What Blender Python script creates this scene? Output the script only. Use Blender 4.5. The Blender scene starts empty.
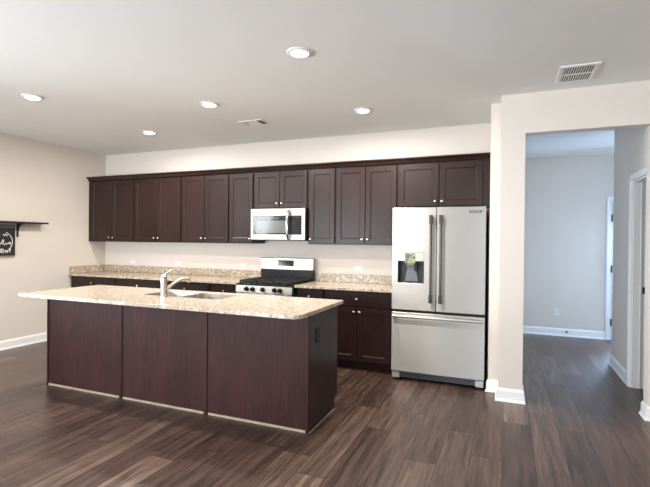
import bpy, bmesh, math, random
from mathutils import Vector, Matrix
random.seed(7)
SC = bpy.context.scene
COL = SC.collection
PI = math.pi

# ------------------------------------------------------------------ camera
CX, CY, CZ = 5.9184, -5.2712, 1.4263
YAW, PIT, ROL, FPX = 0.3860, -0.00625, 0.00969, 446.41
fw = Vector((-math.sin(YAW)*math.cos(PIT), math.cos(YAW)*math.cos(PIT), math.sin(PIT)))
r0 = Vector((math.cos(YAW), math.sin(YAW), 0)); u0 = r0.cross(fw)
r1 = r0*math.cos(ROL) + u0*math.sin(ROL); u1 = -r0*math.sin(ROL) + u0*math.cos(ROL)
cam_d = bpy.data.cameras.new('camera'); cam = bpy.data.objects.new('camera', cam_d); COL.objects.link(cam)
cam.matrix_world = Matrix(((r1.x, u1.x, -fw.x, CX), (r1.y, u1.y, -fw.y, CY), (r1.z, u1.z, -fw.z, CZ), (0, 0, 0, 1)))
cam_d.sensor_width = 36.0; cam_d.lens = FPX/650*36.0; cam_d.clip_start = 0.05
SC.camera = cam

# ------------------------------------------------------------------ world, daylight, exposure
SC.view_settings.view_transform = 'Standard'; SC.view_settings.look = 'None'
SC.view_settings.gamma = 1.0; SC.view_settings.use_curve_mapping = False
SC.view_settings.exposure = 1.29
W = bpy.data.worlds.new('world'); SC.world = W; W.use_nodes = True
bgn = W.node_tree.nodes['Background']; bgn.inputs[0].default_value = (0.62, 0.78, 1.0, 1); bgn.inputs[1].default_value = 1.2

def area(name, loc, aim, sx, sy, power, col, spread=PI):
    d = bpy.data.lights.new(name, 'AREA'); d.shape = 'RECTANGLE'; d.size = sx; d.size_y = sy
    d.energy = power; d.color = col; d.spread = spread
    o = bpy.data.objects.new(name, d); COL.objects.link(o); o.location = loc
    o.rotation_euler = (Vector(aim)-Vector(loc)).to_track_quat('-Z', 'Z').to_euler()
    return o
DAY = (0.87, 0.935, 1.0)
# daylight area lights outside the openings; rear two tilted up to brighten the ceiling
area('daylight_patio', (1.45, -8.30, .95), (2.6, -4.5, 2.9), 2.3, 1.9, 132, DAY)
area('daylight_window', (6.5, -8.30, 1.35), (6.2, -4.5, 3.0), 2.0, 1.7, 54, DAY)
area('daylight_dining', (-.30, -4.9, 1.30), (3.0, -4.1, .3), 2.5, 1.8, 118, DAY)
area('daylight_entry', (7.86, 2.70, 1.10), (7.05, .8, -.1), 0.62, 1.7, 84, (0.45, 0.66, 1.0))

# ------------------------------------------------------------------ materials
def srgb(r, g, b):
    f = lambda c: (c/255/12.92 if c/255 <= .04045 else ((c/255+.055)/1.055)**2.4)
    return (f(r), f(g), f(b), 1)
class NT:
    def __init__(s, name):
        s.m = bpy.data.materials.new(name); s.m.use_nodes = True
        s.t = s.m.node_tree; s.b = s.t.nodes['Principled BSDF']
    def n(s, typ, **kw):
        nd = s.t.nodes.new(typ)
        for k, v in kw.items():
            if k in nd.inputs: nd.inputs[k].default_value = v
            else: setattr(nd, k, v)
        return nd
    def l(s, a, b): s.t.links.new(a, b)
    def mapping(s, scale, coord='Object', loc=(0, 0, 0), rot=(0, 0, 0)):
        tc = s.n('ShaderNodeTexCoord'); mp = s.n('ShaderNodeMapping')
        mp.inputs['Scale'].default_value = scale; mp.inputs['Location'].default_value = loc; mp.inputs['Rotation'].default_value = rot
        s.l(tc.outputs[coord], mp.inputs['Vector']); return mp.outputs['Vector']
    def ramp(s, fac, stops):
        r = s.n('ShaderNodeValToRGB'); e = r.color_ramp.elements
        while len(e) < len(stops): e.new(0.5)
        for i, (p, c) in enumerate(stops): e[i].position = p; e[i].color = c
        s.l(fac, r.inputs['Fac']); return r.outputs['Color']
    def mix(s, fac, a, b, mode='MIX'):
        m = s.n('ShaderNodeMix'); m.data_type = 'RGBA'; m.blend_type = mode
        for sock, v in ((m.inputs[0], fac), (m.inputs[6], a), (m.inputs[7], b)):
            if hasattr(v, 'links') or hasattr(v, 'is_linked'): s.l(v, sock)
            else: sock.default_value = v
        return m.outputs[2]
    def bump(s, h, strength, dist=0.002):
        b = s.n('ShaderNodeBump'); b.inputs['Strength'].default_value = strength; b.inputs['Distance'].default_value = dist
        s.l(h, b.inputs['Height']); s.l(b.outputs['Normal'], s.b.inputs['Normal'])
def simple(name, col, rough=0.5, metal=0.0, spec=0.5, noise=0.0, nscale=20, bump=0.0, bscale=200):
    t = NT(name); t.b.inputs['Base Color'].default_value = col; t.b.inputs['Roughness'].default_value = rough
    t.b.inputs['Metallic'].default_value = metal; t.b.inputs['Specular IOR Level'].default_value = spec
    v = t.mapping((1, 1, 1))
    if noise:
        nz = t.n('ShaderNodeTexNoise', Scale=nscale, Detail=3.0); t.l(v, nz.inputs['Vector'])
        lo = tuple(c*(1-noise) for c in col[:3])+(1,); hi = tuple(min(1, c*(1+noise)) for c in col[:3])+(1,)
        t.l(t.ramp(nz.outputs['Fac'], [(.3, lo), (.7, hi)]), t.b.inputs['Base Color'])
    if bump:
        nb = t.n('ShaderNodeTexNoise', Scale=bscale, Detail=2.0); t.l(v, nb.inputs['Vector']); t.bump(nb.outputs['Fac'], bump, .001)
    return t.m

M = {}
M['wall'] = simple('wall_paint', srgb(221, 212, 202), .85, spec=.25, noise=.012, nscale=3, bump=.12, bscale=180)
M['wall_hall'] = M['wall']
M['ceiling'] = simple('ceiling_paint', srgb(232, 231, 227), .9, spec=.2, noise=.01, nscale=3, bump=.15, bscale=120)
M['trim'] = simple('white_trim', srgb(240, 239, 237), .4, noise=.01)
M['plastic'] = simple('white_plastic', srgb(226, 221, 213), .4, noise=.01)
M['slot'] = simple('dark_slot', srgb(30, 28, 26), .6, noise=.05)
M['nickel'] = simple('brushed_nickel', srgb(190, 184, 175), .25, 1.0, noise=.03, nscale=60)
M['chrome'] = simple('polished_chrome', srgb(215, 214, 212), .12, 1.0, noise=.02)
M['black'] = simple('black_enamel', srgb(18, 18, 17), .35, spec=.3, noise=.08)
M['iron'] = simple('cast_iron', srgb(26, 25, 24), .65, noise=.15, nscale=80, bump=.2)
M['blackglass'] = simple('black_glass', srgb(24, 24, 25), .08, noise=.04)
M['windowglass'] = simple('grey_oven_glass', srgb(96, 99, 97), .12, noise=.04, nscale=4)
M['darksteel'] = simple('dark_steel', srgb(76, 72, 66), .34, .8, noise=.05, nscale=40)
M['fridgebody'] = simple('fridge_cabinet_grey', srgb(46, 45, 45), .5, noise=.05)
M['grille'] = simple('grey_grille', srgb(105, 108, 110), .45, .4, noise=.05)
M['matteblack'] = simple('gasket_black', srgb(18, 17, 17), .7, noise=.05)  # plain black for the door gaskets and the island outlet plate
M['rawwood'] = simple('pale_unfinished_strip', srgb(158, 142, 118), .7, noise=.10, nscale=25)
M['shelfblack'] = simple('black_painted_shelf', srgb(32, 26, 24), .45, noise=.10, nscale=30)
M['chalk'] = simple('chalkboard_black', srgb(34, 31, 32), .7, noise=.12, nscale=14)
M['chalkwhite'] = simple('white_lettering', srgb(238, 232, 222), .7, noise=.04)
M['tanwood'] = simple('tan_wood_frame', srgb(168, 132, 92), .6, noise=.15, nscale=30)
M['vent'] = simple('vent_white_metal', srgb(228, 225, 220), .45, noise=.01)
M['ventdark'] = simple('vent_duct_dark', srgb(24, 22, 20), .8, noise=.1)
M['doorpaint'] = simple('white_door_paint', srgb(236, 236, 236), .4, noise=.01)
M['glass'] = None

def wood_mat(name, dark, light, rough, spec):
    t = NT(name)
    info = t.n('ShaderNodeObjectInfo')
    off = t.n('ShaderNodeVectorMath', operation='ADD')
    tc = t.n('ShaderNodeTexCoord')
    comb = t.n('ShaderNodeCombineXYZ'); mul = t.n('ShaderNodeMath', operation='MULTIPLY'); mul.inputs[1].default_value = 7.0
    t.l(info.outputs['Random'], mul.inputs[0]); t.l(mul.outputs[0], comb.inputs[0]); t.l(mul.outputs[0], comb.inputs[1])
    t.l(tc.outputs['Object'], off.inputs[0]); t.l(comb.outputs[0], off.inputs[1])
    mp = t.n('ShaderNodeMapping'); mp.inputs['Scale'].default_value = (38, 38, 2.2); t.l(off.outputs[0], mp.inputs['Vector'])
    nz = t.n('ShaderNodeTexNoise', Scale=3.0, Detail=5.0, Roughness=.6); t.l(mp.outputs[0], nz.inputs['Vector'])
    mp2 = t.n('ShaderNodeMapping'); mp2.inputs['Scale'].default_value = (3, 3, 1.2); t.l(off.outputs[0], mp2.inputs['Vector'])
    nz2 = t.n('ShaderNodeTexNoise', Scale=1.6, Detail=2.0); t.l(mp2.outputs[0], nz2.inputs['Vector'])
    a = t.ramp(nz.outputs['Fac'], [(.32, dark), (.68, light)])
    b = t.ramp(nz2.outputs['Fac'], [(.3, (.78, .76, .76, 1)), (.7, (1.2, 1.16, 1.14, 1))])
    t.l(t.mix(1.0, a, b, 'MULTIPLY'), t.b.inputs['Base Color'])
    t.b.inputs['Roughness'].default_value = rough; t.b.inputs['Specular IOR Level'].default_value = spec
    t.bump(nz.outputs['Fac'], .08, .001)
    return t.m
M['wood'] = wood_mat('espresso_wood', (.0150, .0058, .0048, 1), (.029, .0122, .0104, 1), .34, .32)
M['veneer'] = wood_mat('island_veneer', (.0225, .0072, .0064, 1), (.053, .0172, .0152, 1), .46, .16)

def steel_mat(name, col, rough, axis):
    t = NT(name); sc = (2, 2, 260) if axis == 'x' else (260, 260, 2)
    v = t.mapping(sc); nz = t.n('ShaderNodeTexNoise', Scale=1.0, Detail=2.0); t.l(v, nz.inputs['Vector'])
    lo = tuple(c*.985 for c in col[:3])+(1,)
    t.l(t.ramp(nz.outputs['Fac'], [(.3, lo), (.7, col)]), t.b.inputs['Base Color'])
    mr = t.n('ShaderNodeMapRange'); mr.inputs['To Min'].default_value = rough-.01; mr.inputs['To Max'].default_value = rough+.015
    t.l(nz.outputs['Fac'], mr.inputs['Value']); t.l(mr.outputs[0], t.b.inputs['Roughness'])
    t.b.inputs['Metallic'].default_value = 1.0; t.b.inputs['Anisotropic'].default_value = .8; t.b.inputs['Anisotropic Rotation'].default_value = .25
    return t.m
M['steel'] = steel_mat('stainless_steel', srgb(184, 180, 172), .36, 'x')
M['steeldoor'] = steel_mat('stainless_door_steel', srgb(197, 194, 189), .48, 'x')

def granite_mat():
    t = NT('speckled_granite')
    v = t.mapping((1, 1, 1))
    n1 = t.n('ShaderNodeTexNoise', Scale=26.0, Detail=4.0, Roughness=.65); t.l(v, n1.inputs['Vector'])
    base = t.ramp(n1.outputs['Fac'], [(.30, srgb(166, 145, 121)), (.48, srgb(184, 164, 140)), (.66, srgb(200, 184, 164))])
    v1 = t.n('ShaderNodeTexVoronoi', Scale=85.0); t.l(v, v1.inputs['Vector'])
    n2 = t.n('ShaderNodeTexNoise', Scale=42.0, Detail=4.0, Roughness=.7); t.l(v, n2.inputs['Vector'])
    dark = t.ramp(n2.outputs['Fac'], [(.57, (0, 0, 0, 1)), (.62, (1, 1, 1, 1))])
    c1 = t.mix(dark, base, srgb(126, 106, 90))
    n3 = t.n('ShaderNodeTexNoise', Scale=105.0, Detail=2.0, Roughness=.6); n3.inputs['Distortion'].default_value = .4; t.l(v, n3.inputs['Vector'])
    spk = t.ramp(n3.outputs['Fac'], [(.595, (0, 0, 0, 1)), (.64, (1, 1, 1, 1))])
    c2 = t.mix(spk, c1, srgb(92, 82, 76))
    n4 = t.n('ShaderNodeTexNoise', Scale=34.0, Detail=4.0, Roughness=.6); t.l(t.mapping((1, 1, 1), loc=(5, 3, 1)), n4.inputs['Vector'])
    wht = t.ramp(n4.outputs['Fac'], [(.54, (0, 0, 0, 1)), (.62, (1, 1, 1, 1))])
    c3 = t.mix(wht, c2, srgb(216, 211, 203))
    t.l(c3, t.b.inputs['Base Color']); t.b.inputs['Roughness'].default_value = .16
    return t.m
M['granite'] = granite_mat()

def floor_mat():
    t = NT('plank_floor')
    tc = t.n('ShaderNodeTexCoord'); sep = t.n('ShaderNodeSeparateXYZ'); t.l(tc.outputs['Object'], sep.inputs[0])
    ax = t.n('ShaderNodeMath', operation='SUBTRACT'); ax.inputs[1].default_value = 6.104 - .196*60; t.l(sep.outputs[0], ax.inputs[0])
    ay = t.n('ShaderNodeMath', operation='ADD'); ay.inputs[1].default_value = 30.35; t.l(sep.outputs[1], ay.inputs[0])
    # each row gets its own random lengthwise shift
    row = t.n('ShaderNodeMath', operation='DIVIDE'); row.inputs[1].default_value = .196; t.l(ax.outputs[0], row.inputs[0])
    fl = t.n('ShaderNodeMath', operation='FLOOR'); t.l(row.outputs[0], fl.inputs[0])
    wn = t.n('ShaderNodeTexWhiteNoise', noise_dimensions='1D'); t.l(fl.outputs[0], wn.inputs['W'])
    sh = t.n('ShaderNodeMath', operation='MULTIPLY_ADD'); sh.inputs[1].default_value = 1.22
    t.l(wn.outputs['Value'], sh.inputs[0]); t.l(ay.outputs[0], sh.inputs[2])
    cmb = t.n('ShaderNodeCombineXYZ'); t.l(sh.outputs[0], cmb.inputs[0]); t.l(ax.outputs[0], cmb.inputs[1])
    br = t.n('ShaderNodeTexBrick', offset=0.0, offset_frequency=1, squash=1.0)
    br.inputs['Scale'].default_value = 1.0; br.inputs['Brick Width'].default_value = 1.22; br.inputs['Row Height'].default_value = .196
    br.inputs['Mortar Size'].default_value = .003; br.inputs['Mortar Smooth'].default_value = .3; br.inputs['Bias'].default_value = 0.0
    br.inputs['Color1'].default_value = (0, 0, 0, 1); br.inputs['Color2'].default_value = (1, 1, 1, 1); br.inputs['Mortar'].default_value = (.5, .5, .5, 1)
    t.l(cmb.outputs[0], br.inputs['Vector'])
    # plank id for shifting the grain
    idm = t.n('ShaderNodeMath', operation='MULTIPLY'); idm.inputs[1].default_value = 23.0; t.l(br.outputs['Color'], idm.inputs[0])
    gx = t.n('ShaderNodeCombineXYZ'); t.l(sep.outputs[0], gx.inputs[0]); t.l(sep.outputs[1], gx.inputs[1]); t.l(idm.outputs[0], gx.inputs[2])
    mp = t.n('ShaderNodeMapping'); mp.inputs['Scale'].default_value = (24, 1.7, 1); t.l(gx.outputs[0], mp.inputs['Vector'])
    g1 = t.n('ShaderNodeTexNoise', Scale=1.0, Detail=5.0, Roughness=.62); g1.inputs['Distortion'].default_value = .6; t.l(mp.outputs[0], g1.inputs['Vector'])
    mp2 = t.n('ShaderNodeMapping'); mp2.inputs['Scale'].default_value = (110, 3, 1); t.l(gx.outputs[0], mp2.inputs['Vector'])
    g2 = t.n('ShaderNodeTexNoise', Scale=1.0, Detail=3.0, Roughness=.6); t.l(mp2.outputs[0], g2.inputs['Vector'])
    tone = t.ramp(br.outputs['Color'], [(0.0, srgb(66, 49, 42)), (.4, srgb(76, 57, 49)), (.75, srgb(86, 67, 58)), (1.0, srgb(106, 86, 75))])
    gr = t.ramp(g1.outputs['Fac'], [(.32, (.40, .385, .375, 1)), (.48, (.95, .94, .93, 1)), (.66, (1.6, 1.6, 1.6, 1))])
    c = t.mix(1.0, tone, gr, 'MULTIPLY')
    f2 = t.ramp(g2.outputs['Fac'], [(.3, (.74, .73, .72, 1)), (.7, (1.22, 1.22, 1.22, 1))])
    c = t.mix(1.0, c, f2, 'MULTIPLY')
    c = t.mix(br.outputs['Fac'], c, srgb(38, 30, 27))
    t.l(c, t.b.inputs['Base Color'])
    rr = t.n('ShaderNodeMapRange'); rr.inputs['To Min'].default_value = .25; rr.inputs['To Max'].default_value = .42; t.b.inputs['Specular IOR Level'].default_value = .55
    t.l(g1.outputs['Fac'], rr.inputs['Value']); t.l(rr.outputs[0], t.b.inputs['Roughness'])
    hm = t.n('ShaderNodeMath', operation='MULTIPLY_ADD'); hm.inputs[1].default_value = -1.5
    t.l(br.outputs['Fac'], hm.inputs[0]); t.l(g2.outputs['Fac'], hm.inputs[2])
    t.bump(hm.outputs[0], .18, .0015)
    return t.m
M['floor'] = floor_mat()

def glass_mat():
    t = NT('clear_glazing'); nt = t.t
    tr = t.n('ShaderNodeBsdfTransparent'); gl = t.n('ShaderNodeBsdfGlossy'); gl.inputs['Roughness'].default_value = .02
    fr = t.n('ShaderNodeFresnel'); fr.inputs['IOR'].default_value = 1.45
    mx = t.n('ShaderNodeMixShader'); t.l(fr.outputs[0], mx.inputs[0]); t.l(tr.outputs[0], mx.inputs[1]); t.l(gl.outputs[0], mx.inputs[2])
    t.l(mx.outputs[0], nt.nodes['Material Output'].inputs['Surface']); return t.m
M['glass'] = glass_mat()

def emit_mat(name, col, s):
    t = NT(name); t.b.inputs['Base Color'].default_value = col
    t.b.inputs['Emission Color'].default_value = col; t.b.inputs['Emission Strength'].default_value = s; return t.m
M['lens'] = emit_mat('lit_lens', (1.0, .86, .66, 1), 14.0)

def screen_mat():
    t = NT('dispenser_screen'); v = t.mapping((30, 30, 22))
    nz = t.n('ShaderNodeTexNoise', Scale=1.0, Detail=2.0); t.l(v, nz.inputs['Vector'])
    c = t.ramp(nz.outputs['Fac'], [(.30, srgb(70, 84, 70)), (.45, srgb(122, 130, 120)), (.55, srgb(176, 176, 120)), (.70, srgb(116, 122, 130))])  # random patches of green, yellow and grey across the screen
    t.l(c, t.b.inputs['Base Color']); t.b.inputs['Roughness'].default_value = .15; return t.m
M['screen_mottle'] = screen_mat()

# ------------------------------------------------------------------ mesh helpers
class MB:
    def __init__(s): s.bm = bmesh.new()
    def box(s, x0, x1, y0, y1, z0, z1):
        v = [s.bm.verts.new(p) for p in ((x0,y0,z0),(x1,y0,z0),(x1,y1,z0),(x0,y1,z0),(x0,y0,z1),(x1,y0,z1),(x1,y1,z1),(x0,y1,z1))]
        for f in ((0,3,2,1),(4,5,6,7),(0,1,5,4),(1,2,6,5),(2,3,7,6),(3,0,4,7)): s.bm.faces.new([v[i] for i in f])
        return s
    def poly_prism(s, pts, d):
        """closed outline of 3D points pushed along vector d"""
        d = Vector(d); a = [s.bm.verts.new(p) for p in pts]; b = [s.bm.verts.new(Vector(p)+d) for p in pts]
        s.bm.faces.new(a); s.bm.faces.new(list(reversed(b))); n = len(a)
        for i in range(n): s.bm.faces.new((a[(i+1) % n], a[i], b[i], b[(i+1) % n]))
        return s
    def lathe(s, prof, org, axis, n=24):
        """prof: (radius, height along axis)"""
        axis = Vector(axis).normalized(); q = Vector((0,0,1)).rotation_difference(axis); org = Vector(org)
        rings = []
        for r, h in prof:
            if r < 1e-6: rings.append([s.bm.verts.new(org + q @ Vector((0,0,h)))])
            else: rings.append([s.bm.verts.new(org + q @ Vector((r*math.cos(2*PI*k/n), r*math.sin(2*PI*k/n), h))) for k in range(n)])
        for a, b in zip(rings[:-1], rings[1:]):
            for k in range(n):
                k2 = (k+1) % n
                if len(a) == 1 and len(b) == 1: continue
                if len(a) == 1: f = (a[0], b[k], b[k2])
                elif len(b) == 1: f = (a[k], a[k2], b[0])
                else: f = (a[k], a[k2], b[k2], b[k])
                try: s.bm.faces.new(f)
                except ValueError: pass
        if len(rings[0]) > 1: s.bm.faces.new(list(reversed(rings[0])))
        if len(rings[-1]) > 1: s.bm.faces.new(rings[-1])
        return s
    def tube(s, pts, rad, n=12):
        pts = [Vector(p) for p in pts]; rads = rad if isinstance(rad, (list, tuple)) else [rad]*len(pts)
        rings = []; up = None
        for i, p in enumerate(pts):
            a = pts[max(i-1, 0)]; b = pts[min(i+1, len(pts)-1)]; t = (b-a).normalized()
            if up is None: up = Vector((0,0,1)) if abs(t.z) < .9 else Vector((1,0,0))
            x = t.cross(up).normalized(); up = x.cross(t).normalized()
            rr = rads[i]; rx, ry = rr if isinstance(rr, (list, tuple)) else (rr, rr)
            rings.append([s.bm.verts.new(p + x*rx*math.cos(2*PI*k/n) + up*ry*math.sin(2*PI*k/n)) for k in range(n)])
        for a, b in zip(rings[:-1], rings[1:]):
            for k in range(n): s.bm.faces.new((a[k], a[(k+1) % n], b[(k+1) % n], b[k]))
        s.bm.faces.new(list(reversed(rings[0]))); s.bm.faces.new(rings[-1])
        return s
    def shaker(s, x0, x1, z0, z1, yf, th=.019, st=.057, rec=.008):
        """frame-and-panel door facing -y with its front at y=yf"""
        def loop(i, y): return [s.bm.verts.new(p) for p in ((x0+i,y,z0+i),(x1-i,y,z0+i),(x1-i,y,z1-i),(x0+i,y,z1-i))]
        L = [loop(0, yf+th), loop(0, yf+.002), loop(.002, yf), loop(st, yf), loop(st+.006, yf+.004), loop(st+.009, yf+.004), loop(st+.011, yf+rec)]
        s.bm.faces.new(L[0])
        for a, b in zip(L[:-1], L[1:]):
            for k in range(4): s.bm.faces.new((a[k], a[(k+1) % 4], b[(k+1) % 4], b[k]))
        s.bm.faces.new(L[-1]); return s
    def build(s, name, mat, parent=None, bevel=0.0, smooth=False, seg=2):
        bm = s.bm; bmesh.ops.recalc_face_normals(bm, faces=bm.faces)
        org = Vector((0,0,0))
        root = parent
        while root is not None and root.parent is not None: root = root.parent
        if root is not None: org = Vector(root.location)
        elif isinstance(getattr(s, 'origin', None), Vector): org = s.origin
        for v in bm.verts: v.co -= org
        me = bpy.data.meshes.new(name); bm.to_mesh(me); bm.free()
        me.materials.append(mat)
        o = bpy.data.objects.new(name, me); COL.objects.link(o)
        if parent is not None: o.parent = parent
        else: o.location = org
        if smooth:
            for p in me.polygons: p.use_smooth = True
            md = o.modifiers.new('split', 'EDGE_SPLIT'); md.split_angle = math.radians(40)
        if bevel:
            b = o.modifiers.new('soft_edges', 'BEVEL'); b.width = bevel; b.segments = seg; b.limit_method = 'ANGLE'; b.angle_limit = math.radians(40)
            if not smooth: b.harden_normals = False
        return o
def tag(o, label, cat, group=None):
    o['label'] = label; o['category'] = cat
    if group: o['group'] = group
    return o
def thing(name, loc, label, cat, group=None):
    o = bpy.data.objects.new(name, None); o.location = loc; o.empty_display_size = .05; COL.objects.link(o)
    return tag(o, label, cat, group)
def struct(name, mb, mat, bevel=0.0, parent=None):
    o = mb.build(name, mat, parent, bevel); o['kind'] = 'structure'; return o

# ------------------------------------------------------------------ room shell
H = 2.7475; YD = -.945; ZD = 2.396
fl = MB().box(-.15, 9.15, -8.12, 2.58, -.10, 0); struct('floor', fl, M['floor'])
cl = MB().box(-.15, 9.15, -8.12, 2.58, H, H+.1); struct('ceiling', cl, M['ceiling'])
struct('wall_left', MB().box(-.12, 0, -8.12, -6.2, 0, H).box(-.12, 0, -6.2, -3.6, 0, .4).box(-.12, 0, -6.2, -3.6, 2.3, H).box(-.12, 0, -3.6, .12, 0, H), M['wall'])
struct('wall_back', MB().box(0, 5.768, 0, .12, 0, H), M['wall'])
struct('wall_stub', MB().box(5.768, 5.90, -.7185, 2.56, 0, H), M['wall'])
struct('wall_divider', MB().box(5.862, 6.064, YD, -.7185, 0, H).box(6.064, 6.992, YD, -.82, ZD, H).box(6.992, 9.0, YD, -.82, 0, H), M['wall'])
# wall behind the camera with a patio door opening and a window opening
struct('wall_rear', MB().box(0, .25, -8.12, -8.0, 0, H).box(.25, 2.65, -8.12, -8.0, 2.1, H).box(2.65, 5.4, -8.12, -8.0, 0, H)
       .box(5.4, 7.6, -8.12, -8.0, 0, .5).box(5.4, 7.6, -8.12, -8.0, 2.3, H).box(7.6, 9.0, -8.12, -8.0, 0, H), M['wall'])
struct('wall_right', MB().box(9.0, 9.12, -8.12, 2.56, 0, H), M['wall'])
# hall: back wall with the entry door opening, right wall with a doorway
struct('wall_hall_back', MB().box(5.90, 7.36, 2.444, 2.56, 0, H).box(7.36, 8.30, 2.444, 2.56, 2.06, H).box(8.30, 9.0, 2.444, 2.56, 0, H), M['wall'])
struct('wall_hall_right', MB().box(7.08, 7.20, -.02, .875, 0, H).box(7.08, 7.20, -.78, -.02, 2.05, H).box(7.08, 7.20, -.82, -.78, 0, H)
       .box(7.20, 9.0, .755, .875, 0, H), M['wall'])

def skirting(name, p0, p1, nrm, e0=0, e1=0):
    """board along p0->p1 (wall face line, 2D), standing out along nrm; e0/e1 lengthen the bottom for mitred outer corners"""
    p0 = Vector((p0[0], p0[1], 0)); p1 = Vector((p1[0], p1[1], 0)); n = Vector((nrm[0], nrm[1], 0)); d = (p1-p0).normalized()
    prof = [(0.0, 0), (.026, 0), (.024, .012), (.016, .022), (.014, .095), (.006, .113), (0.0, .115)]
    mb = MB(); A = []; B = []
    for t, z in prof:
        A.append(mb.bm.verts.new(p0 + n*t - d*(t*e0) + Vector((0,0,z)))); B.append(mb.bm.verts.new(p1 + n*t + d*(t*e1) + Vector((0,0,z))))
    k = len(prof)
    for i in range(k): mb.bm.faces.new((A[i], A[(i+1) % k], B[(i+1) % k], B[i]))
    mb.bm.faces.new(list(reversed(A))); mb.bm.faces.new(B)
    return struct(name, mb, M['trim'])
skirting('baseboard_left', (0, -8.0), (0, -.66), (1, 0))
skirting('baseboard_stub', (5.768, -.7185), (5.862, -.7185), (0, -1), 1, -1)
skirting('baseboard_pillar_side', (5.862, YD), (5.862, -.7185), (-1, 0), 1, -1)
skirting('baseboard_pillar', (5.862, YD), (6.064, YD), (0, -1), 1, 1)
skirting('baseboard_pillar_jamb', (6.064, YD), (6.064, -.7185), (1, 0), 1, 0)
skirting('baseboard_divider', (6.992, YD), (9.0, YD), (0, -1), 1, 0)
skirting('baseboard_divider_jamb', (6.992, YD), (6.992, -.82), (-1, 0), 1, 1)
skirting('baseboard_hall_left', (5.90, -.7185), (5.90, 2.444), (1, 0))
skirting('baseboard_hall_back', (5.90, 2.444), (7.287, 2.444), (0, -1))
skirting('baseboard_hall_right', (7.08, .045), (7.08, .875), (-1, 0), 0, 1)
skirting('baseboard_hall_corner', (7.08, .875), (9.0, .875), (0, 1), 1, 0)
skirting('baseboard_rear', (2.7, -8.0), (9.0, -8.0), (0, 1))
skirting('baseboard_right', (9.0, -8.0), (9.0, YD), (-1, 0))

# casing of the doorway in the hall's right wall
def casing_profile_box(mb, x0, x1, y0, y1, z0, z1): mb.box(x0, x1, y0, y1, z0, z1)
c = MB(); c.box(7.060, 7.08, -.022, .043, 0, 2.113).box(7.053, 7.062, -.008, .030, 0, 2.098)
c.box(7.060, 7.08, -.82, -.022, 2.048, 2.113).box(7.053, 7.062, -.80, -.008, 2.060, 2.098)
d1 = struct('door_1', c, M['trim'], .003)
struct('door_jamb', MB().box(7.08, 7.20, -.040, -.02, 0, 2.05).box(7.08, 7.20, -.78, -.76, 0, 2.05).box(7.08, 7.20, -.76, -.04, 2.03, 2.05)
       .box(7.14, 7.152, -.052, -.04, 0, 2.03), M['trim'], .002, d1)
struct('strike_plate', MB().box(7.160, 7.186, -.0425, -.0395, .935, 1.00).box(7.168, 7.178, -.0435, -.042, .955, .98), M['darksteel'], 0, d1)

# entry door at the end of the hall
c = MB(); c.box(7.287, 7.352, 2.424, 2.444, 0, 2.125).box(7.297, 7.338, 2.417, 2.426, 0, 2.115).box(7.352, 8.308, 2.424, 2.444, 2.06, 2.125).box(8.308, 8.373, 2.424, 2.444, 0, 2.125)
d2 = struct('door_2', c, M['trim'], .003)
struct('door_jamb', MB().box(7.345, 7.36, 2.424, 2.56, 0, 2.06).box(8.30, 8.315, 2.424, 2.56, 0, 2.06).box(7.36, 8.30, 2.444, 2.56, 2.045, 2.06), M['trim'], .001, d2)
leaf = MB(); X0, X1 = 7.366, 8.296
leaf.box(X0, 7.53, 2.432, 2.476, .01, 2.04).box(8.15, X1, 2.432, 2.476, .01, 2.04).box(7.53, 8.15, 2.432, 2.476, .01, .22).box(7.53, 8.15, 2.432, 2.476, 1.92, 2.04)
lf = struct('door_leaf', leaf, M['doorpaint'], .002, d2)
struct('glass_pane', MB().box(7.53, 8.15, 2.451, 2.457, .22, 1.92), M['glass'], 0, d2)
for z in (.26, 1.05, 1.80):
    h = MB().box(7.350, 7.366, 2.4225, 2.4245, z-.05, z+.05); h.lathe([(.007, -.052), (.007, .052)], (7.3635, 2.4195, z), (0,0,1), 10)
    struct('hinge', h, M['darksteel'], 0, d2)

# patio door and window behind the camera
pf = MB()
for x in (.25, 1.41, 2.57): pf.box(x, x+.08, -8.10, -8.02, 0, 2.1)
pf.box(.25, 2.65, -8.10, -8.02, 2.02, 2.1).box(.25, 2.65, -8.10, -8.02, 0, .08)
d3 = struct('door_3', pf, M['trim'], .003); struct('glass_pane', MB().box(.33, 2.57, -8.065, -8.06, .08, 2.02), M['glass'], 0, d3)
wf = MB()
for x in (5.4, 6.465, 7.53): wf.box(x, x+.07, -8.10, -8.02, .5, 2.3)
for z in (.5, 2.23): wf.box(5.4, 7.6, -8.10, -8.02, z, z+.07)
w1 = struct('window_1', wf, M['trim'], .003); struct('glass_pane', MB().box(5.47, 7.53, -8.065, -8.06, .57, 2.23), M['glass'], 0, w1)
struct('window_sill', MB().box(5.34, 7.66, -8.0, -7.93, .465, .50), M['trim'], .004, w1)
wf = MB()
for y in (-6.2, -4.935, -3.67): wf.box(-.10, -.02, y, y+.07, .4, 2.3)
for z in (.4, 2.23): wf.box(-.10, -.02, -6.2, -3.6, z, z+.07)
w2 = struct('window_2', wf, M['trim'], .003); struct('glass_pane', MB().box(-.065, -.06, -6.13, -3.67, .47, 2.23), M['glass'], 0, w2)
struct('window_sill', MB().box(0, .07, -6.26, -3.54, .365, .40), M['trim'], .004, w2)

# ------------------------------------------------------------------ cabinets
WD = M['wood']
def knob(parent, x, yf, z):
    k = MB().lathe([(.0055, 0), (.0045, .008), (.005, .012), (.0125, .017), (.0145, .021), (.0135, .025), (.008, .0275), (0, .028)], (x, yf, z), (0,-1,0), 16)
    return k.build('knob', M['nickel'], parent, smooth=True)

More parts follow.
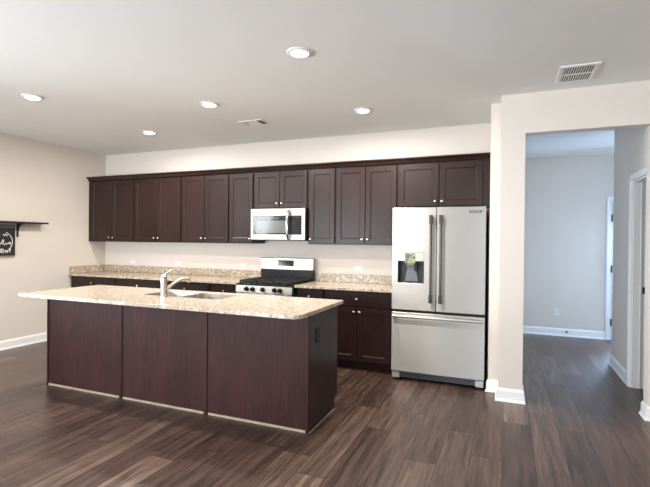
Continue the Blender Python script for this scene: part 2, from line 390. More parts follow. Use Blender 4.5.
YU = -.3146
def upper(x0, x1, z0, z1, doors, label, knobs, cat='cabinet'):
    """doors: list of (x0,x1); knobs: x of the knob on each door"""
    t = thing('upper_cabinet', ((x0+x1)/2, -.002, z0), label, cat, 'dark upper cabinets on the kitchen wall')
    MB().box(x0+.0008, x1-.0008, -.294, -.002, z0, z1).build('carcass', WD, t, .0012)
    for (a, b), kx in zip(doors, knobs):
        d = MB().shaker(a, b, z0+.012, z1-.016, YU).build('door', WD, t)
        knob(d, kx, YU, z0+.012+.05)
    return t
ZB, ZT = 1.381, 2.298
t = upper(.004, .905, ZB, ZT, [(.052, .472), (.478, .898)], 'dark upper cabinet with two doors in the corner against the beige wall', (.437, .513))
MB().box(.004, .048, -.312, -.294, ZB, ZT).build('filler_strip', WD, t, .001)
upper(.905, 1.752, ZB, ZT, [(.914, 1.326), (1.332, 1.744)], 'dark two-door upper cabinet second along from the beige corner wall', (1.293, 1.365))
upper(1.752, 2.532, ZB, ZT, [(1.762, 2.139), (2.145, 2.523)], 'dark two-door upper cabinet third from the corner, beside the single-door one', (2.106, 2.178))
upper(2.532, 2.906, ZB, ZT, [(2.541, 2.893)], 'narrow single-door dark upper cabinet just left of the microwave', (2.865,))
upper(2.906, 3.672, 1.823, ZT, [(2.922, 3.282), (3.289, 3.658)], 'short two-door dark cabinet directly over the microwave', (3.252, 3.320))
upper(3.672, 4.032, ZB, ZT, [(3.690, 4.020)], 'narrow single-door dark upper cabinet just right of the microwave', (3.716,))
upper(4.032, 4.776, ZB, ZT, [(4.043, 4.397), (4.404, 4.764)], 'dark two-door upper cabinet between the narrow one and the refrigerator', (4.366, 4.436))
t = upper(4.776, 5.764, 1.805, ZT, [(4.790, 5.228), (5.238, 5.680)], 'wide short dark cabinet directly over the refrigerator', (5.195, 5.270))
MB().box(5.686, 5.764, -.306, -.2945, 1.805, ZT).build('filler_strip', WD, t, .001)

# crown moulding along all the uppers
cr = MB(); prof = [(-.285, 2.290), (-.322, 2.290), (-.328, 2.300), (-.334, 2.312), (-.350, 2.328), (-.362, 2.334), (-.362, 2.346), (-.285, 2.346)]
cr.poly_prism([(.003, y, z+.0085) for y, z in prof], (5.762, 0, 0))
tag(cr.build('crown_moulding', WD), 'long dark crown moulding along the top of the upper cabinets', 'moulding')

YB = -.612
def base_cab(x0, x1, label, two=True, kx=None):
    t = thing('base_cabinet', ((x0+x1)/2, -.3, 0), label, 'cabinet', 'dark base cabinets along the kitchen wall')
    MB().box(x0+.0008, x1-.0008, YB+.02, -.002, .098, .880).build('carcass', WD, t, .0012)
    MB().box(x0+.0008, x1-.0008, -.535, -.02, 0, .098).build('toe_kick', WD, t)
    d = MB().box(x0+.012, x1-.012, YB, YB+.0195, .708, .866).build('drawer_front', WD, t, .003); knob(d, kx if kx else (x0+x1)/2, YB, .790)
    if two:
        m = (x0+x1)/2
        for a, b, k in ((x0+.012, m-.003, m-.034), (m+.003, x1-.012, m+.034)):
            dd = MB().shaker(a, b, .112, .696, YB).build('door', WD, t); knob(dd, k, YB, .650)
    else:
        dd = MB().shaker(x0+.012, x1-.012, .112, .696, YB).build('door', WD, t); knob(dd, x0+.05, YB, .650)
    return t
base_cab(.006, .874, 'dark base cabinet in the corner against the beige wall')
base_cab(.874, 1.70, 'dark base cabinet second from the corner, behind the island')
base_cab(1.70, 2.47, 'dark base cabinet behind the faucet, third from the corner')
base_cab(2.47, 2.890, 'narrow dark base cabinet just left of the range', False)
base_cab(3.664, 4.02, 'narrow dark base cabinet just right of the range', False)
base_cab(4.02, 4.800, 'dark base cabinet with one drawer and two doors beside the refrigerator')

def slab_counter(name, x0, x1, label, side=False):
    t = thing(name, ((x0+x1)/2, -.325, .8815), label, 'countertop', 'granite worktops along the kitchen wall')
    MB().box(x0, x1, -.649, -.002, .8815, .9114).build('slab', M['granite'], t, .004)
    MB().box(x0, x1, -.021, -.002, .9120, 1.0145).build('backsplash', M['granite'], t, .002)
    if side: MB().box(x0, x0+.019, -.645, -.0215, .9120, 1.0145).build('side_splash', M['granite'], t, .002)
    return t
slab_counter('countertop', .003, 2.893, 'long speckled granite worktop left of the range, running to the corner', True)
slab_counter('countertop', 3.661, 4.805, 'short speckled granite worktop between range and refrigerator')

# ------------------------------------------------------------------ range
ST = M['steel']
RX0, RX1 = 2.8985, 3.6535; RC = (RX0+RX1)/2
t = thing('gas_range', (RC, -.36, 0), 'stainless gas range with black grates and a tall backguard', 'stove')
MB().box(RX0, RX1, -.640, -.030, .05, .872).build('body', M['fridgebody'], t, .002)
for x in (RX0+.05, RX1-.05):
    for y in (-.60, -.09): MB().lathe([(.018, 0), (.018, .012), (.012, .014), (.012, .05)], (x, y, 0), (0,0,1), 12).build('foot', M['black'], t)
# sloped control panel
MB().poly_prism([(RX0, -.640, .800), (RX0, -.690, .800), (RX0, -.684, .884), (RX0, -.640, .884)], (RX1-RX0, 0, 0)).build('control_panel', ST, t, .003)
for kx in (3.052, 3.135, 3.273, 3.428, 3.500):
    k = MB().lathe([(.028, 0), (.028, .004), (.024, .007), (.022, .030), (.018, .034), (0, .034)], (kx, -.687, .843), (0,-1,.07), 20)
    k.box(kx-.004, kx+.004, -.729, -.715, .823, .863)
    k.build('knob', M['black'], t, smooth=True)
MB().box(RX0+.004, RX1-.004, -.683, -.641, .165, .792).build('oven_door', ST, t, .004)
od = [c for c in t.children if c.name.startswith('oven_door')][0]
MB().box(RX0+.11, RX1-.11, -.6855, -.6832, .30, .62).build('oven_window', M['blackglass'], od, .001)
hb = MB().tube([(RX0+.05, -.735, .735), (RX1-.05, -.735, .735)], .012, 14)
for x in (RX0+.08, RX1-.08): hb.tube([(x, -.683, .735), (x, -.735, .735)], .008, 10)
hb.build('handle', ST, od, smooth=True)
MB().box(RX0+.004, RX1-.004, -.680, -.641, .055, .158).build('drawer', ST, t, .004)
# cooktop with a raised rim
ck = MB().box(RX0-.001, RX1+.001, -.676, -.095, .8725, .892).box(RX0-.001, RX0+.02, -.676, -.095, .892, .900).box(RX1-.02, RX1+.001, -.676, -.095, .892, .900).box(RX0, RX1, -.6835, -.665, .8845, .9015)
ck.build('cooktop', M['black'], t, .003)
for bx, by, br in ((3.06, -.53, .05), (3.06, -.24, .038), (3.276, -.385, .05), (3.49, -.53, .045), (3.49, -.24, .038)):
    MB().lathe([(br, 0), (br, .010), (br*.8, .012), (br*.75, .020), (br*.6, .023), (0, .024)], (bx, by, .8922), (0,0,1), 20).build('burner', M['iron'], t, smooth=True)
for gx0, gx1 in ((RX0+.022, RX0+.262), (RX0+.266, RX1-.266), (RX1-.262, RX1-.022)):
    g = MB(); y0, y1 = -.640, -.125; zb, zt = .922, .944
    for y in (y0, y1-.012, (y0+y1)/2-.006): g.box(gx0, gx1, y, y+.012, zb, zt)
    for x in (gx0, gx1-.012, (gx0+gx1)/2-.006): g.box(x, x+.012, y0, y1, zb, zt)
    for y in (y0+.13, y1-.14): g.box(gx0+.01, gx0+.085, y, y+.010, zb, zt); g.box(gx1-.085, gx1-.01, y, y+.010, zb, zt)
    for x in (gx0, gx1-.012):
        for y in (y0, y1-.012): g.box(x, x+.012, y, y+.012, .8922, zb)
    g.build('grate', M['iron'], t, .003)
# backguard
MB().box(RX0, RX1, -.094, -.030, .8725, 1.052).build('backguard_base', M['black'], t, .002)
MB().poly_prism([(RX0-.004, -.028, 1.048), (RX0-.004, -.112, 1.048), (RX0-.004, -.104, 1.075), (RX0-.004, -.088, 1.192), (RX0-.004, -.080, 1.197), (RX0-.004, -.028, 1.197)], (RX1-RX0+.008, 0, 0)).build('backguard', ST, t, .003)
bg = [c for c in t.children if c.name.split('.')[0] == 'backguard'][0]
def yb(z): return -.104 + (z-1.075)*(.016/.117)
MB().poly_prism([(3.157, yb(1.094)+.001, 1.094), (3.157, yb(1.094)-.003, 1.094), (3.157, yb(1.168)-.003, 1.168), (3.157, yb(1.168)+.001, 1.168)], (.226, 0, 0)).build('clock_display', M['blackglass'], bg)
for i in range(6):
    x = 3.175+i*.034
    for z in (1.108, 1.124, 1.152):
        if 1 < i < 4 and z > 1.14: continue
        MB().poly_prism([(x, yb(z)-.0032, z), (x, yb(z)-.0042, z), (x, yb(z+.006)-.0042, z+.006), (x, yb(z+.006)-.0032, z+.006)], (.018, 0, 0)).build('button', M['ventdark'], bg)

# ------------------------------------------------------------------ microwave
MX0, MX1, MZ0, MZ1, MY = 2.9135, 3.6695, 1.4285, 1.8215, -.384
t = thing('microwave', ((MX0+MX1)/2, -.19, MZ0), 'stainless over-the-range microwave with a curved vertical handle', 'microwave')
MB().box(MX0, MX1, -.345, -.002, MZ0, MZ1).build('body', M['black'], t, .002)
MB().box(MX0+.03, MX1-.03, -.33, -.06, MZ0-.006, MZ0+.002).build('underside_vent', M['fridgebody'], t, .002)
fr = MB(); fx0, fx1, fz0, fz1 = 2.950, 3.622, 1.498, 1.727
fr.box(MX0, fx0, MY, -.3455, MZ0+.004, MZ1-.003).box(fx1, MX1, MY, -.3455, MZ0+.004, MZ1-.003).box(fx0, fx1, MY, -.3455, MZ0+.004, fz0).box(fx0, fx1, MY, -.3455, fz1, MZ1-.003)
dr = fr.build('door_frame', ST, t, .003)
MB().box(fx0, 3.47, MY+.002, -.346, fz0, fz1).build('door_glass', M['blackglass'], t, .001)
MB().box(2.992, 3.406, MY+.0005, MY+.003, 1.514, 1.670).build('window', M['windowglass'], t, .001)
MB().box(3.472, fx1, MY+.002, -.346, fz0, fz1).build('control_panel', M['blackglass'], t, .001)
cp = MB()
for i in range(4):
    for j in range(6): cp.box(3.500+i*.027, 3.500+i*.027+.017, MY+.0008, MY+.0026, 1.515+j*.029, 1.515+j*.029+.012)
cp.box(3.500, 3.600, MY+.0008, MY+.0026, 1.695, 1.716)
cp.build('keypad', M['slot'], t)
MB().box(3.255, 3.315, MY+.0006, MY+.0026, 1.694, 1.703).build('nameplate', M['grille'], t)
hp = [(3.452, MY+.004, 1.790), (3.452, MY-.026, 1.775), (3.450, MY-.044, 1.735), (3.449, MY-.052, 1.66), (3.449, MY-.053, 1.605), (3.450, MY-.050, 1.55), (3.452, MY-.041, 1.487), (3.453, MY-.024, 1.452), (3.453, MY+.004, 1.438)]
MB().tube(hp, [(.017, .011)]*9, 14).build('handle', M['chrome'], t, smooth=True)

# ------------------------------------------------------------------ refrigerator
SD = M['steeldoor']
FX0, FX1, FY = 4.8235, 5.7356, -.7252; FM = 5.271
t = thing('refrigerator', ((FX0+FX1)/2, -.38, 0), 'stainless french-door refrigerator with ice dispenser and bottom freezer', 'refrigerator')
MB().box(FX0+.004, FX1-.004, -.640, -.03, .022, 1.758).build('body', M['fridgebody'], t, .003)
for a in (FX0+.004, FX1-.12): MB().box(a, a+.116, -.69, -.56, 1.7585, 1.775).build('hinge_cover', M['fridgebody'], t, .004)
# left door with a cut-out for the dispenser
DX0, DX1, DZ0, DZ1 = 4.884, 5.150, 1.003, 1.312
dl = MB(); y0, y1 = FY, -.652; z0, z1 = .727, 1.7721
outer = [(FX0, z0), (FM-.003, z0), (FM-.003, z1), (FX0, z1)]; inner = [(DX0, DZ0), (DX1, DZ0), (DX1, DZ1), (DX0, DZ1)]
def ring_door(mb, outer, inner, y0, y1):
    vo0 = [mb.bm.verts.new((x, y0, z)) for x, z in outer]; vi0 = [mb.bm.verts.new((x, y0, z)) for x, z in inner]
    vo1 = [mb.bm.verts.new((x, y1, z)) for x, z in outer]; vi1 = [mb.bm.verts.new((x, y1, z)) for x, z in inner]
    for k in range(4):
        k2 = (k+1) % 4
        mb.bm.faces.new((vo0[k], vo0[k2], vi0[k2], vi0[k])); mb.bm.faces.new((vo1[k], vi1[k], vi1[k2], vo1[k2]))
        mb.bm.faces.new((vo0[k], vo1[k], vo1[k2], vo0[k2])); mb.bm.faces.new((vi0[k], vi0[k2], vi1[k2], vi1[k]))
ring_door(dl, outer, inner, y0, y1)
ld = dl.build('door', SD, t, .005, seg=3)
rd = MB().box(FM+.003, FX1, y0, y1, z0, z1).build('door', SD, t, .005, seg=3)
MB().box(FM-.003, FM+.003, -.70, -.645, z0, z1-.005).build('gasket', M['matteblack'], t)
MB().box(FX0+.01, FX1-.01, -.70, -.6405, .700, .7265).build('gasket', M['matteblack'], t)
fz = MB().box(FX0, FX1, y0, y1, .092, .700).build('freezer_drawer', SD, t, .005, seg=3)
def door_handle(parent, x):
    h = MB().tube([(x, FY-.052, .825), (x, FY-.052, 1.685)], .0125, 16)
    for za, zb2 in ((.815, .90), (1.605, 1.69)):
        h.box(x-.0165, x+.0165, FY-.068, FY-.036, za, zb2)
        zc = za+.02 if za < 1 else zb2-.02
        h.box(x-.012, x+.012, FY-.040, FY+.001, zc-.015, zc+.015)
    h.build('handle', M['darksteel'], parent, .003)
door_handle(ld, 5.224); door_handle(rd, 5.320)
fh = MB().tube([(FX0+.02, FY-.050, .665), (FX1-.02, FY-.050, .665)], .0155, 16)
for x in (FX0+.035, FX1-.035): fh.box(x-.02, x+.02, FY-.05, FY+.001, .653, .677)
fh.build('handle', SD, fz, .002, smooth=True)
# dispenser niche
nb = MB(); yn = -.662
nb.box(DX0, DX1, yn, yn+.006, DZ0, 1.226)
nb.box(DX0, DX0+.006, FY+.002, yn, DZ0, 1.226).box(DX1-.006, DX1, FY+.002, yn, DZ0, 1.226)
nb.box(DX0+.006, DX1-.006, FY+.002, yn, DZ0, DZ0+.012)
nb.build('dispenser_niche', M['fridgebody'], ld, .001)
MB().box(DX0, DX1, FY-.001, yn, 1.227, DZ1).build('dispenser_panel', SD, ld, .002)
MB().box(4.957, 5.062, FY-.004, FY-.0005, 1.205, 1.309).build('dispenser_screen', M['screen_mottle'], ld, .001)
MB().poly_prism([(4.982, FY+.004, 1.226), (5.040, FY+.004, 1.226), (5.052, FY+.004, 1.176), (4.970, FY+.004, 1.176)], (0, .04, 0)).build('ice_chute', M['grille'], ld, .002)
MB().poly_prism([(4.972, yn-.004, 1.170), (5.058, yn-.004, 1.170), (5.088, yn-.024, 1.018), (4.950, yn-.024, 1.018)], (0, .003, 0)).build('paddle', M['grille'], ld, .001)
MB().box(5.052, 5.078, FY+.004, FY+.03, 1.125, 1.215).build('water_nozzle', M['black'], ld, .003)
# nameplate on the right door
def text_obj(name, body, size, loc, mat, parent, depth=.0006, rot=(PI/2, 0, 0)):
    cu = bpy.data.curves.new(name, 'FONT'); cu.body = body; cu.size = size; cu.extrude = depth; cu.align_x = 'CENTER'; cu.align_y = 'CENTER'
    tmp = bpy.data.objects.new(name, cu); COL.objects.link(tmp); bpy.context.view_layer.update()
    me = bpy.data.meshes.new_from_object(tmp.evaluated_get(bpy.context.evaluated_depsgraph_get())); bpy.data.objects.remove(tmp)
    o = bpy.data.objects.new(name, me); me.name = name; COL.objects.link(o); me.materials.clear(); me.materials.append(mat)
    o.parent = parent
    root = parent
    while root.parent: root = root.parent
    o.location = Vector(loc)-Vector(root.location); o.rotation_euler = rot
    return o
np_ = MB().box(5.583, 5.697, FY-.0016, FY-.0002, 1.712, 1.734).build('nameplate', M['fridgebody'], rd, .0005)
text_obj('lettering', 'FRIGIDAIRE', .0175, (5.640, FY-.0022, 1.723), M['vent'], rd, .0006)
# base grille and feet
for a in (FX0+.006, FX1-.085): MB().box(a, a+.079, FY+.015, -.645, .018, .084).build('base_cover', SD, t, .004)
gq = MB().box(FX0+.085, FX1-.085, FY+.035, -.645, .024, .084)
gl = gq.build('base_grille', M['grille'], t, .003)
sl = MB()
for i in range(3): sl.box(FX0+.09, FX1-.09, FY+.0325, FY+.036, .034+i*.015, .041+i*.015)
sl.build('vent_slot', M['slot'], gl)
for x in (FX0+.05, FX1-.05):
    for y in (-.68, -.12): MB().lathe([(.02, 0), (.02, .012), (.012, .015), (.012, .026)], (x, y, 0), (0,0,1), 12).build('foot', M['black'], t)

# ------------------------------------------------------------------ island
IX0, IX1, IY0, IY1 = 1.7936, 4.5785, -2.2706, -1.6686
t = thing('kitchen_island', ((IX0+IX1)/2, (IY0+IY1)/2, 0), 'dark wood kitchen island with plain back panels under a granite top', 'island')
sx0, sx1, sy0, sy1 = 2.79, 3.63, -2.075, -1.700        # sink cut-out
ca = MB()
ca.box(IX0+.02, sx0-.04, IY0+.016, IY1+.02, .10, .8810).box(sx1+.04, IX1-.02, IY0+.016, IY1+.02, .10, .8810)
ca.box(sx0-.04, sx1+.04, IY0+.016, IY0+.034, .10, .8810).box(sx0-.04, sx1+.04, IY1, IY1+.02, .10, .8810).box(sx0-.04, sx1+.04, IY0+.034, IY1, .10, .12)
ca.box(IX0+.03, IX1-.03, IY0+.03, IY1-.075+.02, 0, .10)
ca.build('carcass', WD, t, .001)
xs = [IX0, 2.745, 3.663, IX1]
for a, b in zip(xs[:-1], xs[1:]):
    MB().box(a+.010, b-.010, IY0+.004, IY0+.016, .022, .8810).build('back_panel', M['veneer'], t, .001)
for x in xs:
    a, b = max(IX0, x-.0105), min(IX1, x+.0105)
    if x == IX0: a, b = IX0, IX0+.020
    if x == IX1: a, b = IX1-.022, IX1
    MB().box(a, b, IY0-.003, IY0+.0155, 0, .8810).build('batten', M['veneer'], t, .0015)
for a, b in zip(xs[:-1], xs[1:]):
    MB().box(a+.021, b-.023, IY0+.001, IY0+.015, 0, .019).build('shoe_strip', M['rawwood'], t, .002)
# end panels with the toe-kick notch at the kitchen side
for x in (IX0, IX1-.0195):
    MB().poly_prism([(x, IY0+.016, 0), (x, IY1-.055, 0), (x, IY1-.055, .105), (x, IY1, .105), (x, IY1, .8810), (x, IY0+.016, .8810)], (.0195, 0, 0)).build('end_panel', WD, t, .001)
MB().box(IX1+.0003, IX1+.008, IY0+.01, IY1-.06, 0, .006).build('shoe_strip', M['rawwood'], t, .001)
# doors facing the range
for a, b in ((1.83, 2.28), (2.285, 2.735), (2.78, 3.205), (3.21, 3.635), (4.10, 4.54)):
    d = MB(); d.shaker(a, b, .12, .70, 0)
    for v in d.bm.verts: v.co = Vector((v.co.x, IY1+.0395-v.co.y, v.co.z))
    d.build('door', WD, t)
MB().box(3.66, 4.08, IY1+.0205, IY1+.04, .12, .866).build('dishwasher_front', ST, t, .003)
for a, b in ((1.83, 2.735), (2.78, 3.635), (4.10, 4.54)): MB().box(a, b, IY1+.0205, IY1+.0395, .712, .866).build('drawer_front', WD, t, .003)

# island worktop with rounded front-right corner and a sink cut-out
t = thing('island_countertop', (3.17, -2.06, .8815), 'large speckled granite slab topping the kitchen island', 'countertop')
KX0, KX1, KY0, KY1 = 1.722, 4.6119, -2.5096, -1.6089
def rounded(x0, x1, y0, y1, r):
    pts = []
    for cx, cy, a0, rr in ((x1-r[1], y0+r[1], -90, r[1]), (x1-r[2], y1-r[2], 0, r[2]), (x0+r[3], y1-r[3], 90, r[3]), (x0+r[0], y0+r[0], 180, r[0])):
        for k in range(9):
            a = math.radians(a0+90*k/8); pts.append((cx+rr*math.cos(a), cy+rr*math.sin(a)))
    return pts
ct = MB(); bm = ct.bm
po = rounded(KX0, KX1, KY0, KY1, (.008, .065, .012, .012)); pi_ = rounded(sx0, sx1, sy0, sy1, (.05, .05, .05, .05))
def loops(z): return [bm.verts.new((x, y, z)) for x, y in po], [bm.verts.new((x, y, z)) for x, y in pi_]
(to, ti), (bo, bi) = loops(.9114), loops(.8816)
n = len(po)
for k in range(n):
    k2 = (k+1) % n
    bm.faces.new((to[k], to[k2], ti[k2], ti[k])); bm.faces.new((bo[k], bi[k], bi[k2], bo[k2]))
    bm.faces.new((to[k], bo[k], bo[k2], to[k2])); bm.faces.new((ti[k], ti[k2], bi[k2], bi[k]))
ct.build('slab', M['granite'], t, .003)

# undermount double sink
t = thing('kitchen_sink', (3.21, -1.8875, .70), 'stainless double-bowl sink set into the island worktop', 'sink')
sk = MB()
for a, b in ((sx0+.006, 3.195), (3.225, sx1-.006)):
    o_ = rounded(a, b, sy0+.006, sy1-.006, (.05,)*4); bm = sk.bm
    for inset, zz in ((0, 0),): pass
    L = []
    for ins, z in ((0, .9075), (.004, .9060), (.010, .76), (.04, .722), (.14, .718)):
        q = rounded(a+ins, b-ins, sy0+.006+ins, sy1-.006-ins, (max(.05-ins*.3, .01),)*4); L.append([bm.verts.new((x, y, z)) for x, y in q])
    for A, B in zip(L[:-1], L[1:]):
        for k in range(len(A)): bm.faces.new((A[k], A[(k+1) % len(A)], B[(k+1) % len(A)], B[k]))
    bm.faces.new(L[-1])
sk.build('bowl', ST, t, smooth=True)
MB().box(3.197, 3.223, sy0+.008, sy1-.008, .84, .895).build('divider', ST, t, .006)
for x in (2.995, 3.425): MB().lathe([(.042, 0), (.042, .004), (.03, .005), (.028, .002), (0, .002)], (x, -1.8875, .7185), (0,0,1), 18).build('drain', M['chrome'], t, smooth=True)

# faucet
fx, fy = 3.095, -2.128; CH = M['nickel']
t = thing('kitchen_faucet', (fx, fy, .9118), 'nickel single-lever kitchen faucet standing at the island sink', 'faucet')
MB().lathe([(.034, 0), (.034, .006), (.027, .012), (.028, .03), (.0275, .10), (.029, .14), (.029, .165), (.025, .185), (.015, .197), (0, .200)], (fx, fy, .9118), (0,0,1), 24).build('body', CH, t, smooth=True)
sp = []
for s_, h_ in ((.0, .045), (.05, .085), (.10, .118), (.15, .142), (.19, .152), (.225, .150), (.245, .140)):
    sp.append((fx+s_*.34, fy+s_*.94, .9118+h_))
MB().tube(sp, [.018, .017, .016, .0155, .016, .018, .019], 14).build('spout', CH, t, smooth=True)
p = Vector(sp[-1]); MB().lathe([(.0175, .0), (.0185, .03), (.015, .034), (0, .034)], p+Vector((0, 0, .006)), (.1, .28, -1), 16).build('spray_head', CH, t, smooth=True)
MB().tube([(fx, fy, 1.100), (fx+.006, fy+.02, 1.118), (fx+.012, fy+.05, 1.138), (fx+.016, fy+.085, 1.150), (fx+.018, fy+.11, 1.153)], [.013, .009, .0065, .006, .006], 12).build('lever', CH, t, smooth=True)

# ------------------------------------------------------------------ wall outlets
def outlet_y(x, z, y, w, h, label, double=True):
    t = thing('wall_outlet', (x, y, z), label, 'outlet', 'white outlet plates')
    MB().box(x-w/2, x+w/2, y-.006, y-.0005, z-h/2, z+h/2).build('cover_plate', M['plastic'], t, .002)
    s = MB(); f = MB()
    for sgn in (-1, 1):
        if w > h: a, b = x+sgn*.026, z; f.box(a-.016, a+.016, y-.0075, y-.0058, b-.017, b+.017); s.box(a-.004, a+.004, y-.0079, y-.0073, b+.005, b+.007).box(a-.004, a+.004, y-.0079, y-.0073, b-.007, b-.005)
        else: a, b = x, z+sgn*.026; f.box(a-.017, a+.017, y-.0075, y-.0058, b-.016, b+.016); s.box(a-.007, a-.005, y-.0079, y-.0073, b-.004, b+.004).box(a+.005, a+.007, y-.0079, y-.0073, b-.004, b+.004)
    ff = f.build('socket_face', M['trim'], t, .001); s.build('slot', M['slot'], ff)
outlet_y(.578, 1.069, 0, .112, .072, 'white outlet plate on the kitchen wall nearest the beige corner')
outlet_y(1.444, 1.075, 0, .112, .072, 'white outlet plate on the kitchen wall above the faucet')
outlet_y(2.56, 1.069, 0, .112, .072, 'white outlet plate on the kitchen wall just left of the range')
outlet_y(4.22, 1.090, 0, .118, .076, 'white outlet plate on the kitchen wall between range and refrigerator')
outlet_y(6.645, .365, 2.444, .086, .122, 'white outlet plate low on the grey hallway wall')
t = thing('island_outlet', (IX1, -2.115, .70), 'dark outlet plate on the end of the kitchen island', 'outlet')
MB().box(IX1+.0004, IX1+.006, -2.150, -2.080, .643, .757).build('cover_plate', M['matteblack'], t, .002)
MB().box(IX1+.006, IX1+.0075, -2.132, -2.098, .707, .739).box(IX1+.006, IX1+.0075, -2.132, -2.098, .661, .693).build('socket_face', M['slot'], t, .001)

# door stop on the hall baseboard
t = thing('door_stop', (6.78, 2.428, .075), 'small dark door stop on the white hallway baseboard', 'door stop')
MB().lathe([(.014, 0), (.014, .004), (.006, .006), (.006, .06), (.011, .061), (.011, .076), (0, .078)], (6.78, 2.4285, .075), (0,-1,0), 14).build('post', M['darksteel'], t, smooth=True)

# ------------------------------------------------------------------ ceiling fittings
def can_light(x, y, label):
    t = thing('recessed_light', (x, y, H), label, 'ceiling light', 'recessed ceiling lights')
    MB().lathe([(.090, -.0005), (.090, -.006), (.084, -.011), (.066, -.014), (.060, -.013), (.058, -.002), (.0, -.002)], (x, y, H), (0,0,1), 36).build('trim_ring', M['vent'], t, smooth=True)
    MB().lathe([(.0585, -.004), (.0575, -.014), (.045, -.020), (.025, -.023), (0, -.024)], (x, y, H), (0,0,1), 32).build('lens', M['lens'], t, smooth=True)
    d = bpy.data.lights.new('recessed_lamp', 'AREA'); d.shape = 'DISK'; d.size = .12; d.energy = LAMP_W; d.color = (1.0, .945, .86); d.spread = PI
    l = bpy.data.objects.new('recessed_lamp', d); COL.objects.link(l); l.parent = t; l.location = (0, 0, -.030)
LAMP_W = 13.2
can_light(4.559, -2.436, 'recessed ceiling light nearest the camera, above the island\'s far right end')
can_light(1.80, -2.432, 'recessed ceiling light furthest left, above the island\'s left end')
can_light(3.223, -1.662, 'recessed ceiling light in the middle of the five, left of the small vent')
can_light(1.82, -.978, 'recessed ceiling light nearest the corner of the beige wall')
can_light(4.564, -.955, 'recessed ceiling light in front of the cabinet beside the refrigerator')

# return-air grille
t = thing('return_air_grille', (6.411, -1.322, H), 'white louvered return-air grille in the ceiling near the hall doorway', 'vent')
x0, x1, y0, y1 = 6.276, 6.545, -1.515, -1.130
MB().box(x0+.02, x1-.02, y0+.02, y1-.02, H-.0025, H-.0005).build('duct_opening', M['ventdark'], t)
f = MB(); e = .030
f.box(x0, x1, y0, y0+e, H-.012, H-.0006).box(x0, x1, y1-e, y1, H-.012, H-.0006).box(x0, x0+e, y0+e, y1-e, H-.012, H-.0006).box(x1-e, x1, y0+e, y1-e, H-.012, H-.0006)
f.box(x0+e, x1-e, (y0+y1)/2-.008, (y0+y1)/2+.008, H-.011, H-.003)
f.build('frame', M['vent'], t, .003)
nsl = 13
for k in range(nsl):
    xx = x0+e+.006+(x1-x0-2*e-.012)*k/(nsl-1)
    for ya, yb_ in ((y0+e, (y0+y1)/2-.008), ((y0+y1)/2+.008, y1-e)):
        MB().poly_prism([(xx-.0045, ya, H-.0105), (xx+.0030, ya, H-.0105), (xx+.0050, ya, H-.0080), (xx-.0025, ya, H-.0080)], (0, yb_-ya, 0)).build('louver', M['vent'], t)

# small supply register
t = thing('supply_register', (3.28, -.925, H), 'small white three-way supply vent in the ceiling above the range', 'vent')
x0, x1, y0, y1 = 3.135, 3.425, -1.025, -.825
MB().box(x0+.015, x1-.015, y0+.015, y1-.015, H-.0025, H-.0005).build('duct_opening', M['ventdark'], t)
f = MB(); e = .022
f.box(x0, x1, y0, y0+e, H-.008, H-.0006).box(x0, x1, y1-e, y1, H-.008, H-.0006).box(x0, x0+e, y0+e, y1-e, H-.008, H-.0006).box(x1-e, x1, y0+e, y1-e, H-.008, H-.0006)
f.build('frame', M['vent'], t, .002)
for k in range(7):
    yy = y0+e+.010+(y1-y0-2*e-.02)*k/6
    MB().poly_prism([(x0+.075, yy-.011, H-.005), (x0+.075, yy-.011, H-.0065), (x0+.075, yy+.009, H-.012), (x0+.075, yy+.009, H-.0105)], (x1-x0-.15, 0, 0)).build('louver', M['vent'], t)
for s_ in (-1, 1):
    for k in range(2):
        xx = (x0+x1)/2 + s_*(.088+.022*k)
        MB().poly_prism([(xx+s_*.004, y0+e, H-.011), (xx+s_*.006, y0+e, H-.011), (xx-s_*.004, y0+e, H-.003), (xx-s_*.006, y0+e, H-.003)], (0, y1-y0-2*e, 0)).build('louver', M['vent'], t)

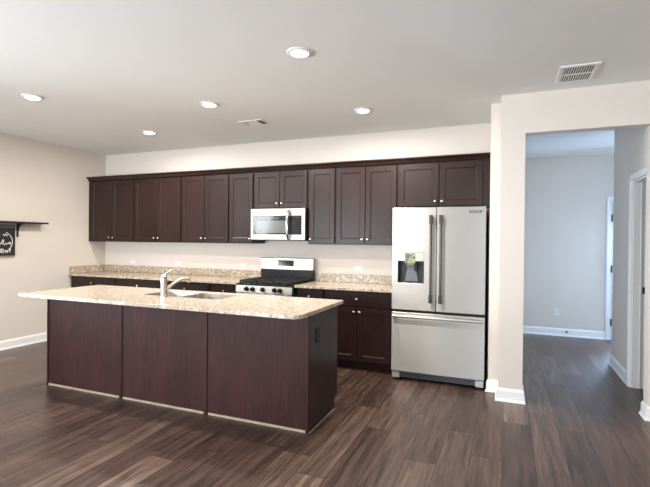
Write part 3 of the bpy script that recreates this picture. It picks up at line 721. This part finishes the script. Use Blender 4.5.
# ------------------------------------------------------------------ shelf and sign on the left wall
t = thing('wall_shelf', (.0, -1.66, 1.62), 'thin black shelf on brackets on the beige left wall', 'shelf')
MB().box(.001, .15, -2.27, -1.062, 1.612, 1.634).build('board', M['shelfblack'], t, .002)
for y in (-1.385, -1.95):
    b = MB().box(.001, .010, y-.012, y+.012, 1.436, 1.612).box(.010, .125, y-.012, y+.012, 1.600, 1.612)
    pts = [(.010, y-.006, 1.600), (.115, y-.006, 1.600)]
    for k in range(1, 8):
        a = k/8*PI/2; pts.append((.115-.105*math.sin(a), y-.006, 1.600-.14*(1-math.cos(a))))
    b.poly_prism(pts, (0, .012, 0)).build('bracket', M['shelfblack'], t, .001)
t = thing('chalkboard_sign', (.0, -1.62, 1.178), 'small black sign with white lettering hanging below the black shelf', 'sign')
sy_0, sy_1, sz0, sz1 = -1.83, -1.424, 1.196, 1.590
MB().box(.001, .022, sy_0, sy_1, sz0, sz1).build('board', M['chalk'], t, .001)
f = MB(); f.box(.001, .026, sy_0, sy_1, sz0-.012, sz0)
f.build('frame', M['tanwood'], t, .001)
MB().box(.001, .027, sy_0, sy_1, sz1-.045, sz1+.001).build('top_band', M['grille'], t, .002)  # grey band across the top of the sign
ws = MB()
def circ(cy, cz, ry, rz, a0, a1, r, n=14): ws.tube([(.0232, cy+ry*math.cos(math.radians(a0+(a1-a0)*k/n)), cz+rz*math.sin(math.radians(a0+(a1-a0)*k/n))) for k in range(n+1)], r, 6)
circ(-1.585, 1.375, .125, .125, -52, 68, .0035)
for pts, r in ((((-1.575, 1.465), (-1.560, 1.440), (-1.545, 1.468), (-1.530, 1.442), (-1.515, 1.455)), .006),
               (((-1.62, 1.325), (-1.60, 1.345), (-1.575, 1.395), (-1.565, 1.385), (-1.58, 1.335), (-1.56, 1.325), (-1.54, 1.350), (-1.53, 1.330), (-1.51, 1.352), (-1.49, 1.335)), .0055),
               (((-1.51, 1.352), (-1.49, 1.362), (-1.478, 1.345), (-1.49, 1.330)), .0055),
               (((-1.60, 1.225), (-1.60, 1.275), (-1.575, 1.272), (-1.572, 1.252), (-1.598, 1.248), (-1.57, 1.225)), .008),
               (((-1.56, 1.250), (-1.545, 1.258), (-1.538, 1.240), (-1.552, 1.230), (-1.540, 1.255), (-1.533, 1.228)), .007),
               (((-1.520, 1.228), (-1.518, 1.258), (-1.505, 1.255)), .007), (((-1.492, 1.243), (-1.487, 1.282)), .008), (((-1.492, 1.226), (-1.491, 1.231)), .008)):
    ws.tube([(.0232, a, b+.008) for a, b in pts], r*.75, 6)
wl = ws.build('lettering', M['chalkwhite'], t, smooth=False)
